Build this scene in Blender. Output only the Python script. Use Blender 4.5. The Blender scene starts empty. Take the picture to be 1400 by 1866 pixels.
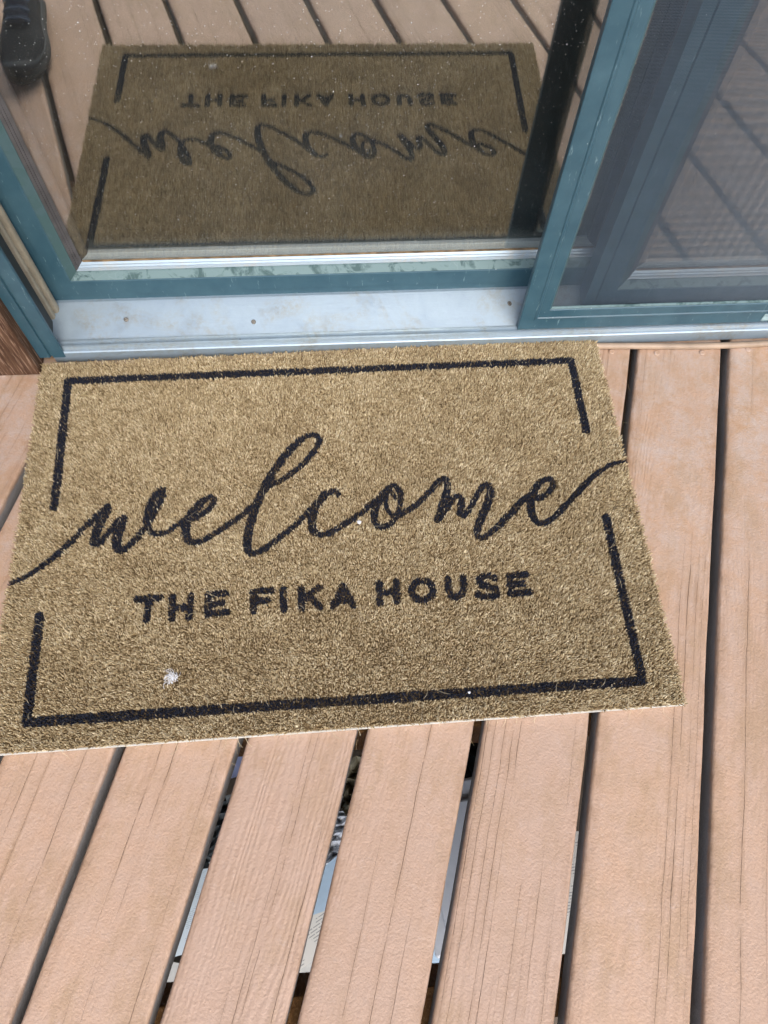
import bpy, bmesh, math, random
import numpy as np
from mathutils import Matrix, Vector, Euler

# ------------------------------------------------------------------ camera, sky, sun, exposure
SC = bpy.context.scene
COL = SC.collection
CAM_H = 0.985
cd = bpy.data.cameras.new('camera'); cam = bpy.data.objects.new('camera', cd); COL.objects.link(cam)
cd.sensor_fit = 'VERTICAL'; cd.sensor_height = 36.0; cd.lens = 36.0 * 1310.36 / 1866.0
cd.clip_start = 0.01; cd.clip_end = 500.0
cam.matrix_world = (Matrix.Translation((0, 0, CAM_H)) @ Matrix.Rotation(-0.1039, 4, 'Z')
                    @ Matrix.Rotation(0.4408, 4, 'X') @ Matrix.Rotation(0.0507, 4, 'Z'))
SC.camera = cam

SUN_EL, SUN_AZ = math.radians(48), math.radians(168)   # azimuth clockwise from +Y (the house side)
W = bpy.data.worlds.new('World'); SC.world = W; W.use_nodes = True
wn = W.node_tree.nodes; wl = W.node_tree.links
sky = wn.new('ShaderNodeTexSky'); sky.sky_type = 'NISHITA'; sky.sun_disc = False
sky.sun_elevation = SUN_EL; sky.sun_rotation = SUN_AZ; sky.dust_density = 2.0; sky.ozone_density = 1.0
bg = wn['Background']; bg.inputs['Strength'].default_value = 0.15
wl.new(sky.outputs['Color'], bg.inputs['Color'])
sd = bpy.data.lights.new('sun', 'SUN'); sun = bpy.data.objects.new('sun', sd); COL.objects.link(sun)
sd.energy = 1.0; sd.angle = math.radians(45); sd.color = (1.0, 0.93, 0.84)
sdir = Vector((math.sin(SUN_AZ) * math.cos(SUN_EL), math.cos(SUN_AZ) * math.cos(SUN_EL), math.sin(SUN_EL)))
sun.rotation_euler = sdir.to_track_quat('Z', 'Y').to_euler()
sun.location = sdir * 20
vs = SC.view_settings
vs.view_transform = 'Standard'; vs.look = 'None'; vs.exposure = 0.95; vs.gamma = 1.0; vs.use_curve_mapping = False
SC.render.engine = 'CYCLES'
SC.cycles.use_denoising = True; SC.cycles.use_adaptive_sampling = True; SC.cycles.adaptive_threshold = 0.03
SC.cycles.max_bounces = 6; SC.cycles.diffuse_bounces = 3; SC.cycles.transparent_max_bounces = 12; SC.cycles.glossy_bounces = 4
SC.cycles.sample_clamp_indirect = 6.0; SC.cycles.caustics_reflective = False; SC.cycles.caustics_refractive = False
rng = np.random.default_rng(7); rnd = random.Random(11)

# ------------------------------------------------------------------ helpers
def tag(o, label=None, cat=None, group=None, kind=None):
    if label: o['label'] = label
    if cat: o['category'] = cat
    if group: o['group'] = group
    if kind: o['kind'] = kind
    return o
def empty(name, loc=(0, 0, 0), rz=0.0):
    o = bpy.data.objects.new(name, None); COL.objects.link(o)
    o.location = loc; o.rotation_euler = (0, 0, rz); o.empty_display_size = 0.05
    return o
def link(name, me, m, parent=None, smooth=False):
    o = bpy.data.objects.new(name, me); COL.objects.link(o)
    if m is not None and not me.materials: me.materials.append(m)
    if parent: o.parent = parent
    if smooth: me.polygons.foreach_set('use_smooth', np.ones(len(me.polygons), bool))
    return o
def mesh(name, verts, faces):
    me = bpy.data.meshes.new(name); me.from_pydata([tuple(map(float, v)) for v in verts], [], faces); me.update(); return me
def fast_mesh(name, v, tris=None, quads=None):
    """numpy vertices with triangle and quad index arrays"""
    me = bpy.data.meshes.new(name)
    parts = [a for a in (tris, quads) if a is not None and len(a)]
    loops = np.concatenate([a.ravel() for a in parts]).astype(np.int32)
    sizes = np.concatenate([np.full(len(a), a.shape[1]) for a in parts])
    me.vertices.add(len(v)); me.vertices.foreach_set('co', np.asarray(v, np.float32).ravel())
    me.loops.add(len(loops)); me.loops.foreach_set('vertex_index', loops)
    me.polygons.add(len(sizes))
    me.polygons.foreach_set('loop_start', np.concatenate([[0], np.cumsum(sizes)[:-1]]).astype(np.int32))
    me.update(calc_edges=True); return me
def box_me(x0, x1, y0, y1, z0, z1, bev=0.0, seg=2):
    bm = bmesh.new(); bmesh.ops.create_cube(bm, size=1)
    for v in bm.verts:
        v.co = ((x0 + x1) / 2 + v.co.x * (x1 - x0), (y0 + y1) / 2 + v.co.y * (y1 - y0), (z0 + z1) / 2 + v.co.z * (z1 - z0))
    if bev: bmesh.ops.bevel(bm, geom=bm.edges[:], offset=bev, segments=seg, affect='EDGES', profile=0.5)
    me = bpy.data.meshes.new('box'); bm.to_mesh(me); bm.free(); return me
def box(name, x0, x1, y0, y1, z0, z1, m, parent=None, bev=0.0):
    return link(name, box_me(x0, x1, y0, y1, z0, z1, bev), m, parent)
def extrude_x(name, prof, x0, x1, m, parent):
    """closed (y,z) profile swept along x"""
    n = len(prof)
    v = [(x0, y, z) for y, z in prof] + [(x1, y, z) for y, z in prof]
    f = [(i, i + n, (i + 1) % n + n, (i + 1) % n) for i in range(n)] + [tuple(range(n)), tuple(range(2 * n - 1, n - 1, -1))]
    me = mesh(name, v, f); fixn(me); return link(name, me, m, parent)
def extrude_z(name, prof, z0, z1, m, parent):
    n = len(prof)
    v = [(x, y, z0) for x, y in prof] + [(x, y, z1) for x, y in prof]
    f = [(i, i + n, (i + 1) % n + n, (i + 1) % n) for i in range(n)] + [tuple(range(n)), tuple(range(2 * n - 1, n - 1, -1))]
    me = mesh(name, v, f); fixn(me); return link(name, me, m, parent)
def fixn(me):
    bm = bmesh.new(); bm.from_mesh(me); bmesh.ops.recalc_face_normals(bm, faces=bm.faces[:]); bm.to_mesh(me); bm.free()
def mitred(parent, names, x0, x1, z0, z1, prof, m):
    """four mitred members round a rectangle; prof = closed list of (inset, y)"""
    cs = [(x0, z0, 1, 1), (x1, z0, -1, 1), (x1, z1, -1, -1), (x0, z1, 1, -1)]
    n = len(prof); out = []
    for k, nm in enumerate(names):
        a, b = cs[k], cs[(k + 1) % 4]
        v = [(a[0] + a[2] * d, y, a[1] + a[3] * d) for d, y in prof] + [(b[0] + b[2] * d, y, b[1] + b[3] * d) for d, y in prof]
        f = [(i, i + n, (i + 1) % n + n, (i + 1) % n) for i in range(n)] + [tuple(range(n)), tuple(range(2 * n - 1, n - 1, -1))]
        me = mesh(nm, v, f); fixn(me); out.append(link(nm, me, m, parent))
    return out
def tube_me(pts, rad, sides=8, caps=True):
    pts = [Vector(p) for p in pts]; n = len(pts)
    rad = rad if hasattr(rad, '__len__') else [rad] * n
    v, f = [], []; up = Vector((0.03, 0.05, 1)).normalized()
    for i, p in enumerate(pts):
        t = (pts[min(i + 1, n - 1)] - pts[max(i - 1, 0)]).normalized()
        a = t.cross(up); a = a.normalized() if a.length > 1e-4 else Vector((1, 0, 0)); b = t.cross(a)
        for k in range(sides):
            an = 2 * math.pi * k / sides
            v.append(p + (a * math.cos(an) + b * math.sin(an)) * rad[i])
    for i in range(n - 1):
        for k in range(sides):
            f.append((i * sides + k, i * sides + (k + 1) % sides, (i + 1) * sides + (k + 1) % sides, (i + 1) * sides + k))
    if caps: f += [tuple(range(sides)), tuple(range(n * sides - 1, (n - 1) * sides - 1, -1))]
    me = mesh('tube', v, f); fixn(me); return me

# ------------------------------------------------------------------ materials
class NT:
    """small node-graph builder"""
    def __init__(s, name, rough=0.5, metal=0.0, spec=0.5):
        s.m = bpy.data.materials.new(name); s.m.use_nodes = True; s.t = s.m.node_tree; s.b = s.t.nodes['Principled BSDF']
        s.b.inputs['Roughness'].default_value = rough; s.b.inputs['Metallic'].default_value = metal
        s.b.inputs['Specular IOR Level'].default_value = spec
        s.obj = s.n('ShaderNodeTexCoord').outputs['Object']
    def n(s, t, **k):
        x = s.t.nodes.new(t)
        for a, b in k.items(): setattr(x, a, b)
        return x
    def set(s, inp, v):
        if isinstance(v, bpy.types.NodeSocket): s.t.links.new(v, inp)
        elif v is not None: inp.default_value = (v + (1,)) if isinstance(v, tuple) and len(v) == 3 and inp.type == 'RGBA' else v
    def map(s, scale=(1, 1, 1), loc=(0, 0, 0), rot=(0, 0, 0), vec=None):
        x = s.n('ShaderNodeMapping'); s.set(x.inputs['Vector'], vec or s.obj)
        x.inputs['Scale'].default_value = scale; x.inputs['Rotation'].default_value = rot
        s.set(x.inputs['Location'], loc); return x.outputs[0]
    def noise(s, vec=None, scale=5, detail=3, rough=0.5, dist=0.0):
        x = s.n('ShaderNodeTexNoise'); s.set(x.inputs['Vector'], vec or s.obj); s.set(x.inputs['Scale'], float(scale))
        x.inputs['Detail'].default_value = detail; x.inputs['Roughness'].default_value = rough; x.inputs['Distortion'].default_value = dist
        return x.outputs['Fac']
    def voro(s, vec=None, scale=5, feature='F1', out='Distance', rand=1.0):
        x = s.n('ShaderNodeTexVoronoi', feature=feature); s.set(x.inputs['Vector'], vec or s.obj); x.inputs['Scale'].default_value = scale
        x.inputs['Randomness'].default_value = rand
        return x.outputs[out]
    def math(s, op, a, b=0.0, c=None, clamp=False):
        x = s.n('ShaderNodeMath', operation=op, use_clamp=clamp); s.set(x.inputs[0], a); s.set(x.inputs[1], b)
        if c is not None: s.set(x.inputs[2], c)
        return x.outputs[0]
    def ramp(s, v, a, b, lo=0.0, hi=1.0):
        x = s.n('ShaderNodeMapRange', clamp=True); s.set(x.inputs[0], v)
        for i, q in enumerate((a, b, lo, hi)): x.inputs[i + 1].default_value = q
        return x.outputs[0]
    def mix(s, f, a, b, mode='MIX'):
        x = s.n('ShaderNodeMix', data_type='RGBA', blend_type=mode); s.set(x.inputs[0], f); s.set(x.inputs[6], a); s.set(x.inputs[7], b)
        return x.outputs[2]
    def bump(s, h, strength=0.3, dist=0.001, normal=None):
        x = s.n('ShaderNodeBump'); s.set(x.inputs['Height'], h); x.inputs['Strength'].default_value = strength; x.inputs['Distance'].default_value = dist
        if normal: s.set(x.inputs['Normal'], normal)
        s.set(s.b.inputs['Normal'], x.outputs[0]); return x.outputs[0]
    def col(s, v): s.set(s.b.inputs['Base Color'], v)
    def rough(s, v): s.set(s.b.inputs['Roughness'], v)
    def sep(s, vec=None):
        x = s.n('ShaderNodeSeparateXYZ'); s.set(x.inputs[0], vec or s.obj); return x.outputs
    def rand(s): return s.n('ShaderNodeObjectInfo').outputs['Random']

def deck_paint():
    k = NT('deck_paint', 0.55, spec=0.4)
    r = k.rand()
    off = k.n('ShaderNodeCombineXYZ'); k.set(off.inputs[0], k.math('MULTIPLY', r, 37.0)); k.set(off.inputs[1], k.math('MULTIPLY', r, 91.0))
    p = k.map(loc=off.outputs[0])
    st = k.map((1, 0.06, 1), vec=p)              # stretched along the board
    xyz = k.sep()
    # warped grain
    warp = k.noise(k.map((1, 0.16, 1), vec=p), 9, 3, 0.5)
    gx = k.math('ADD', k.math('MULTIPLY', k.sep(st)[0], 120.0), k.math('MULTIPLY', warp, 17.0))
    grain = k.math('SINE', k.math('MULTIPLY', gx, 6.0))
    gmask = k.math('MULTIPLY', k.ramp(k.noise(k.map((1, 0.12, 1), vec=p), 16, 2), 0.42, 0.65), k.ramp(k.noise(p, 70, 3), 0.3, 0.6, 0.25, 1.0))
    grain = k.math('MULTIPLY', grain, gmask)
    # drying cracks: thin lines along the grain, at random places across each board
    f1 = k.math('ADD', k.sep(p)[0], k.math('MULTIPLY', k.math('SUBTRACT', k.noise(k.map((0.6, 1, 1), vec=p), 4.5, 3, 0.6), 0.5), 0.011))
    vo = k.n('ShaderNodeTexVoronoi', voronoi_dimensions='1D', feature='F1'); k.set(vo.inputs['W'], f1); vo.inputs['Scale'].default_value = 95.0
    pick = k.sep(vo.outputs['Color'])
    cam_ = k.n('ShaderNodeAttribute', attribute_type='OBJECT', attribute_name='crack_amount').outputs['Fac']
    gam_ = k.n('ShaderNodeAttribute', attribute_type='OBJECT', attribute_name='grain_amount').outputs['Fac']
    few = k.math('ADD', pick[0], k.math('MULTIPLY', k.math('SUBTRACT', 1.0, cam_), -0.40))
    has = k.math('MULTIPLY', k.ramp(few, 0.52, 0.54), k.ramp(k.noise(k.map((1, 0.10, 1), loc=(3, 7, 1), vec=p), 17, 2), 0.44, 0.56))
    run = k.ramp(k.noise(k.map((9, 1, 1), vec=p), 8, 5, 0.75), 0.40, 0.60)
    wdt = k.ramp(pick[1], 0, 1, 0.012, 0.050)
    line = vo.outputs['Distance']
    crack = k.math('MULTIPLY', k.math('MULTIPLY', k.math('SUBTRACT', 1.0, k.math('DIVIDE', line, wdt), clamp=True), has), run, clamp=True)
    halo = k.math('MULTIPLY', k.math('MULTIPLY', k.ramp(line, 0.0, 0.75, 1.0, 0.0), has), k.ramp(run, 0, 1, 0.4, 1))
    # colours
    mott = k.noise(p, 24, 5, 0.65)
    base = k.mix(k.ramp(r, 0, 1), (0.550, 0.370, 0.262), (0.590, 0.375, 0.235))
    base = k.mix(k.ramp(mott, 0.35, 0.7, 0.0, 0.65), base, (0.560, 0.400, 0.300))
    # foot wear and pale dust towards the door (world y from the board's own length coordinate)
    wy = k.n('ShaderNodeNewGeometry').outputs['Position']
    near = k.ramp(k.sep(wy)[1], 0.05, 0.55)
    n2 = k.noise(p, 20, 8, 0.80)
    base = k.mix(k.math('MULTIPLY', k.ramp(n2, 0.42, 0.60, 0.0, 0.80), near), base, (0.58, 0.48, 0.41))
    base = k.mix(k.math('MULTIPLY', k.ramp(k.noise(k.map(loc=(4, 4, 4), vec=p), 19, 8, 0.78), 0.5, 0.66, 0.0, 0.75), near), base, (0.50, 0.295, 0.150))
    base = k.mix(k.math('MULTIPLY', halo, k.ramp(k.noise(p, 18, 3), 0.35, 0.65, 0.25, 0.95)), base, (0.39, 0.245, 0.145))
    stain = k.math('MULTIPLY', k.ramp(k.noise(k.map((1, 0.45, 1), loc=(8, 2, 4), vec=p), 21, 5, 0.7), 0.47, 0.63, 0.0, 0.75), k.ramp(k.noise(p, 5), 0.38, 0.58, 0.25, 1))
    base = k.mix(stain, base, (0.46, 0.30, 0.175))
    base = k.mix(k.ramp(k.noise(k.map(loc=(1, 9, 3), vec=p), 42, 7, 0.8), 0.58, 0.72, 0.0, 0.55), base, (0.66, 0.52, 0.43))
    base = k.mix(k.ramp(k.noise(k.map(loc=(6, 3, 9), vec=p), 3.5, 3, 0.6), 0.35, 0.65, 0.0, 0.30), base, (0.47, 0.32, 0.235))
    kp = k.map((1, 0.72, 1), loc=(2, 5, 0), vec=p); kc = k.sep(k.voro(kp, 7, out='Color')); kd = k.voro(kp, 7)
    knot = k.math('MULTIPLY', k.ramp(k.math('ABSOLUTE', k.math('SUBTRACT', kd, k.ramp(kc[1], 0, 1, 0.03, 0.065))), 0.004, 0.012, 1.0, 0.0), k.ramp(kc[0], 0.82, 0.83))
    base = k.mix(k.math('MULTIPLY', knot, 0.35), base, (0.36, 0.21, 0.12))
    spk = k.ramp(k.voro(p, 95), 0.05, 0.09, 1.0, 0.0)
    spk = k.math('MULTIPLY', spk, k.ramp(k.sep(k.voro(p, 95, out='Color'))[0], 0.975, 0.98))
    base = k.mix(k.math('MULTIPLY', spk, 0.75), base, (0.16, 0.08, 0.05))
    grime = k.math('MULTIPLY', k.ramp(k.math('ABSOLUTE', xyz[0]), 0.054, 0.0675), k.ramp(k.noise(k.map((1, 0.5, 1), vec=p), 45, 4, 0.7), 0.40, 0.62, 0.0, 0.7))
    base = k.mix(grime, base, (0.36, 0.22, 0.13))
    base = k.mix(crack, base, (0.22, 0.12, 0.065))
    # grey on the side faces of the boards, below the rounded top edge
    side = k.ramp(k.sep(k.n('ShaderNodeNewGeometry').outputs['Normal'])[2], 0.15, 0.55)
    edge = k.ramp(k.math('ADD', xyz[2], k.math('MULTIPLY', k.noise(p, 60, 3), 0.010)), -0.006, 0.0)
    k.col(k.mix(k.math('MAXIMUM', side, k.math('MULTIPLY', edge, 0.9)), (0.30, 0.29, 0.28), base))
    k.rough(k.ramp(mott, 0.3, 0.7, 0.42, 0.68))
    orange = k.noise(p, 330, 2, 0.5)
    lump = k.noise(k.map((1, 0.7, 1), vec=p), 135, 4, 0.62)
    h = k.math('ADD', k.math('MULTIPLY', orange, 0.50), k.math('MULTIPLY', lump, 0.70))
    h = k.math('ADD', h, k.math('MULTIPLY', grain, k.math('MULTIPLY', gam_, 0.20)))
    h = k.math('SUBTRACT', h, k.math('ADD', k.math('MULTIPLY', crack, 1.6), k.math('MULTIPLY', knot, 0.5)))
    h = k.math('ADD', h, k.math('MULTIPLY', k.noise(k.map((1, 0.03, 1), vec=p), 150, 2), 0.35))
    k.bump(h, 0.80, 0.0016)
    return k.m
def rough_wood(name, a, b, c):
    k = NT(name, 0.8, spec=0.2)
    st = k.map((1, 1, 0.09))
    g = k.noise(st, 120, 4, 0.7); g2 = k.noise(st, 420, 2, 0.7)
    f = k.noise(k.map((1, 1, 0.05), rot=(0, 0.20, 0)), 330, 3, 0.75)
    q = k.mix(k.ramp(g, 0.35, 0.65), a, b)
    q = k.mix(k.ramp(f, 0.52, 0.66, 0.0, 0.9), q, c)
    k.col(q); k.bump(k.math('ADD', g, k.math('ADD', g2, f)), 0.8, 0.0015); return k.m
def teal_paint():
    k = NT('teal_frame_paint', 0.42, spec=0.5)
    n1 = k.noise(None, 22, 5, 0.65)
    q = k.mix(k.ramp(n1, 0.35, 0.7), (0.034, 0.088, 0.118), (0.054, 0.120, 0.152))
    scr = k.noise(k.map((1, 1, 0.15), rot=(0.5, 0.8, 0.2)), 160, 3, 0.8)
    q = k.mix(k.ramp(scr, 0.64, 0.72, 0, 0.6), q, (0.30, 0.42, 0.43))
    spk = k.math('MULTIPLY', k.ramp(k.voro(None, 120), 0.07, 0.10, 1, 0), k.ramp(k.sep(k.voro(None, 120, out='Color'))[0], 0.965, 0.97))
    q = k.mix(k.math('MULTIPLY', spk, 0.8), q, (0.6, 0.65, 0.65))
    k.col(q); k.rough(k.ramp(n1, 0.3, 0.7, 0.33, 0.5))
    k.bump(k.noise(None, 400, 2), 0.15, 0.0005); return k.m
def chalk_paint():
    k = NT('chalky_teal_paint', 0.6)
    n1 = k.noise(None, 30, 5, 0.65, 1.2); n2 = k.voro(k.map(loc=(5, 1, 2)), 70, feature='DISTANCE_TO_EDGE')
    up = k.ramp(k.sep(k.n('ShaderNodeNewGeometry').outputs['Normal'])[2], 0.1, 0.5)      # chalk lies thickest on the faces that look up
    q = k.mix(k.ramp(k.math('ADD', n1, k.ramp(up, 0, 1, -0.09, -0.03)), 0.36, 0.46), (0.050, 0.100, 0.100), k.mix(up, (0.060, 0.110, 0.118), (0.155, 0.235, 0.235)))
    q = k.mix(k.math('MULTIPLY', k.math('MULTIPLY', k.ramp(n2, 0.0, 0.03, 0.4, 0), up), k.ramp(k.noise(None, 14), 0.45, 0.6)), q, (0.30, 0.38, 0.37))
    k.col(q); k.bump(n1, 0.3, 0.0006); return k.m
def aluminium(name, base, rough, stain):
    k = NT(name, rough, 0.55, 0.5)
    n1 = k.noise(None, 26, 6, 0.7); n2 = k.noise(None, 9, 4, 0.65, 1.2); n3 = k.noise(None, 120, 4, 0.7)
    q = k.mix(k.ramp(n1, 0.35, 0.7), base, tuple(c * 0.86 for c in base))
    q = k.mix(k.math('MULTIPLY', k.ramp(n2, 0.47, 0.64), k.ramp(n3, 0.38, 0.60)), q, stain)
    spk = k.math('MULTIPLY', k.ramp(k.voro(None, 70), 0.05, 0.09, 1, 0), k.ramp(k.sep(k.voro(None, 70, out='Color'))[0], 0.95, 0.955))
    q = k.mix(k.math('MULTIPLY', spk, 0.8), q, (0.10, 0.08, 0.06))
    k.col(q); k.rough(k.ramp(n1, 0.3, 0.7, rough - 0.07, rough + 0.14))
    k.bump(k.math('ADD', n3, k.noise(k.map((0.05, 1, 1)), 700, 1)), 0.12, 0.0006); return k.m
def plain(name, c, rough=0.6, metal=0.0, var=0.15, scale=40, bump=0.2, spec=0.5):
    k = NT(name, rough, metal, spec); n1 = k.noise(None, scale, 4, 0.6)
    k.col(k.mix(k.ramp(n1, 0.3, 0.7), tuple(x * (1 - var) for x in c), tuple(min(1, x * (1 + var)) for x in c)))
    k.bump(k.noise(None, scale * 6, 2), bump, 0.0006); return k.m
def glass(name, refl, dust):
    """dusty window glass: clear with a mirror share, dust specks and a thin film of dirt"""
    k = NT(name); t = k.t; out = t.nodes['Material Output']
    tr = k.n('ShaderNodeBsdfTransparent'); tr.inputs[0].default_value = (0.96, 0.98, 0.97, 1)
    gl = k.n('ShaderNodeBsdfGlossy'); gl.inputs['Roughness'].default_value = 0.012; gl.inputs['Color'].default_value = (0.98, 0.98, 0.93, 1)
    fr = k.n('ShaderNodeLayerWeight'); fr.inputs[0].default_value = 0.5
    fac = k.ramp(k.math('POWER', fr.outputs['Facing'], 4.0), 0.0, 1.0, refl, 0.95)
    mx = k.n('ShaderNodeMixShader'); k.set(mx.inputs[0], fac); t.links.new(tr.outputs[0], mx.inputs[1]); t.links.new(gl.outputs[0], mx.inputs[2])
    if dust:
        df = k.n('ShaderNodeBsdfDiffuse'); df.inputs[0].default_value = (0.72, 0.74, 0.74, 1)
        xyz = k.sep(); den = k.noise(None, 4.5, 4, 0.6)
        vc = k.sep(k.voro(k.map((1, 1, 0.8)), 300, out='Color')); big = k.math('POWER', vc[1], 2.5)
        a = k.math('MULTIPLY', k.math('SUBTRACT', 1.0, k.math('DIVIDE', k.voro(k.map((1, 1, 0.8)), 300), k.ramp(big, 0, 1, 0.06, 0.20)), clamp=True), k.ramp(k.math('ADD', vc[0], k.math('MULTIPLY', den, 1.5)), 1.08, 1.22))
        a = k.math('MULTIPLY', a, 2.2, clamp=True)
        b = k.math('MULTIPLY', k.ramp(k.voro(k.map(loc=(9, 3, 5)), 85), 0.045, 0.075, 1, 0), k.ramp(k.sep(k.voro(k.map(loc=(9, 3, 5)), 85, out='Color'))[0], 0.80, 0.82))
        low = k.ramp(xyz[2], 0.13, 0.17, 0.006, 0.0)
        film = k.math('ADD', k.ramp(den, 0.35, 0.75, 0.006, 0.018), low)
        d = k.math('MAXIMUM', k.math('MULTIPLY', k.math('MAXIMUM', a, b), 0.80), film)
        m2 = k.n('ShaderNodeMixShader'); k.set(m2.inputs[0], d); t.links.new(mx.outputs[0], m2.inputs[1]); t.links.new(df.outputs[0], m2.inputs[2]); mx = m2
    t.links.new(mx.outputs[0], out.inputs['Surface']); return k.m
def coir(name, ink):
    k = NT(name, 0.75, spec=0.25)
    a = k.n('ShaderNodeAttribute', attribute_name='tone').outputs['Fac']
    if ink:
        k.col(k.mix(a, (0.008, 0.010, 0.018), (0.028, 0.032, 0.048))); k.b.inputs['Roughness'].default_value = 0.6
    else:
        x = k.n('ShaderNodeValToRGB'); k.set(x.inputs[0], a); e = x.color_ramp.elements
        e[0].position = 0.0; e[0].color = (0.115, 0.072, 0.030, 1); e[1].position = 1.0; e[1].color = (0.97, 0.87, 0.62, 1)
        q = e.new(0.35); q.color = (0.425, 0.315, 0.168, 1); q = e.new(0.7); q.color = (0.65, 0.520, 0.305, 1)
        k.col(x.outputs[0])
    return k.m
M = {}
M['deck'] = deck_paint()
M['post'] = rough_wood('rough_sawn_brown_wood', (0.070, 0.034, 0.019), (0.13, 0.068, 0.038), (0.34, 0.22, 0.15))
M['siding'] = rough_wood('brown_siding_wood', (0.12, 0.06, 0.03), (0.20, 0.10, 0.05), (0.24, 0.14, 0.08))
M['joist'] = rough_wood('joist_wood', (0.16, 0.075, 0.025), (0.26, 0.13, 0.045), (0.30, 0.17, 0.07))
M['teal'] = teal_paint(); M['chalk'] = chalk_paint()
M['sill'] = aluminium('sill_aluminium', (0.43, 0.53, 0.60), 0.36, (0.37, 0.40, 0.39))
M['bead'] = aluminium('glazing_bead_aluminium', (0.52, 0.63, 0.71), 0.34, (0.56, 0.58, 0.56))
M['dark'] = plain('pocket_shade_black', (0.018, 0.022, 0.022), 0.6)  # black that paints the shade inside the jamb recess
M['stile_reflection'] = plain('brown_grey_reflected_tone', (0.075, 0.070, 0.070), 0.5, var=0.3)  # brown-grey reflections painted into the upright beads and spacers
M['spacer'] = plain('pane_spacer_grey', (0.80, 0.88, 0.94), 0.5, var=0.05)
M['tape'] = plain('brown_glazing_tape', (0.20, 0.135, 0.07), 0.7, var=0.6, scale=60)
M['beige'] = plain('beige_vinyl', (0.30, 0.26, 0.19), 0.45, var=0.2)
M['glass'] = glass('dusty_glass', 0.265, True); M['glass2'] = glass('inner_glass', 0.10, False)
M['screw'] = plain('weathered_screw', (0.22, 0.20, 0.17), 0.45, 0.6, 0.4, 300)
M['wire'] = plain('screen_wire', (0.15, 0.19, 0.235), 0.40, 0.25, 0.1)
M['coir'] = coir('coir_fibre', False); M['ink'] = coir('black_inked_coir', True)
M['vinyl'] = plain('white_vinyl_backing', (0.52, 0.50, 0.44), 0.6)
M['cable'] = plain('tan_cable_sheath', (0.40, 0.29, 0.20), 0.5, var=0.25, scale=18)
M['white'] = plain('white_lint', (0.80, 0.80, 0.80), 0.8)
M['room'] = plain('unlit_room_black', (0.03, 0.028, 0.026), 0.9)  # darkness of the unlit interior painted in as near-black
M['earth'] = plain('bare_earth', (0.17, 0.13, 0.095), 0.95, var=0.5, scale=6, bump=0.8)
M['grass'] = plain('grass_green', (0.06, 0.10, 0.03), 0.9, var=0.4, scale=9)

# ------------------------------------------------------------------ ground, deck
SK = 0.292                                    # the boards lie skewed to the door by this angle
DIR = Vector((math.sin(SK), math.cos(SK), 0)); NRM = Vector((math.cos(SK), -math.sin(SK), 0))
GZ = -1.0
Y_END, Y_FRONT = 0.800, -0.62
gn = 60; gx = np.linspace(-60, 60, gn)
gv = [(x, y, GZ + (0.015 * rnd.uniform(-1, 1) if abs(x) < 4 and abs(y) < 4 else 0)) for y in gx for x in gx]
tag(link('ground', mesh('ground', gv, [(j * gn + i, j * gn + i + 1, (j + 1) * gn + i + 1, (j + 1) * gn + i) for j in range(gn - 1) for i in range(gn - 1)]), M['earth']), 'bare brown earth under and around the deck', kind='structure')

deck = tag(empty('deck'), 'raised deck of salmon-tan painted wooden boards', kind='structure')
gaps = [-0.3425, -0.1910, -0.0405, 0.1090, 0.2575, 0.4105]
gw = {-0.3425: 0.0125, -0.1910: 0.0125, -0.0405: 0.0135, 0.1090: 0.0125, 0.2575: 0.0120, 0.4105: 0.0135}
while gaps[0] > -2.3: gaps.insert(0, gaps[0] - 0.1485); gw[gaps[0]] = rnd.uniform(0.011, 0.014)
while gaps[-1] < 2.3: gaps.append(gaps[-1] + 0.1495); gw[gaps[-1]] = rnd.uniform(0.011, 0.014)
TH = 0.038
def board(s0, s1, seed):
    r = random.Random(seed); w = s1 - s0; mid = (s0 + s1) / 2
    # local frame: x across, y along; ends cut parallel to the door
    rr = 0.0045; prof = [(-w / 2, -TH), (-w / 2, -rr * 1.1)]
    for a in range(1, 5):
        t = a / 5 * math.pi / 2; prof.append((-w / 2 + rr * (1 - math.cos(t)), -rr * 1.1 * (1 - math.sin(t))))
    prof.append((-w / 2 + rr, 0)); top = 8
    for i in range(1, top): prof.append((-w / 2 + rr + (w - 2 * rr) * i / top, 0.0))
    prof += [(-x, z) for x, z in reversed(prof[:7])]
    # cup of the board
    cup = r.uniform(-0.0010, 0.0006)
    prof = [(x, z + (cup * (1 - (2 * x / w) ** 2) if z > -0.01 else 0)) for x, z in prof]
    n = len(prof); st = 46; v = []; f = []
    ph = [r.uniform(0, 6.28) for _ in range(4)]
    for j in range(st + 1):
        for x, z in prof:
            # y range so that world y spans Y_FRONT..Y_END on a skewed board
            g = mid + x
            ya = (Y_FRONT + g * math.sin(SK)) / math.cos(SK); yb = (Y_END + g * math.sin(SK)) / math.cos(SK)
            y = ya + (yb - ya) * j / st
            dx = 0.0005 * math.sin(9 * y + ph[0]) + 0.0004 * math.sin(31 * y + ph[1]) + (r.uniform(-0.00035, 0.00035) if z > -0.012 and abs(x) > w * 0.46 else 0)
            v.append((x + dx, y, z + 0.0006 * math.sin(4 * y + ph[2])))
    for j in range(st):
        for i in range(n):
            f.append((j * n + i, j * n + (i + 1) % n, (j + 1) * n + (i + 1) % n, (j + 1) * n + i))
    f += [tuple(range(n)), tuple(range((st + 1) * n - 1, st * n - 1, -1))]
    me = mesh('deck_board', v, f); fixn(me); o = link('deck_board', me, M['deck'], deck, True)
    try: me.set_sharp_from_angle(angle=math.radians(50))
    except Exception: pass
    o.location = NRM * mid; o.rotation_euler = (0, 0, -SK)
    return o, mid, w
sv, sf = [], []                       # deck screw head: shallow domed disc with a driver slot
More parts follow.
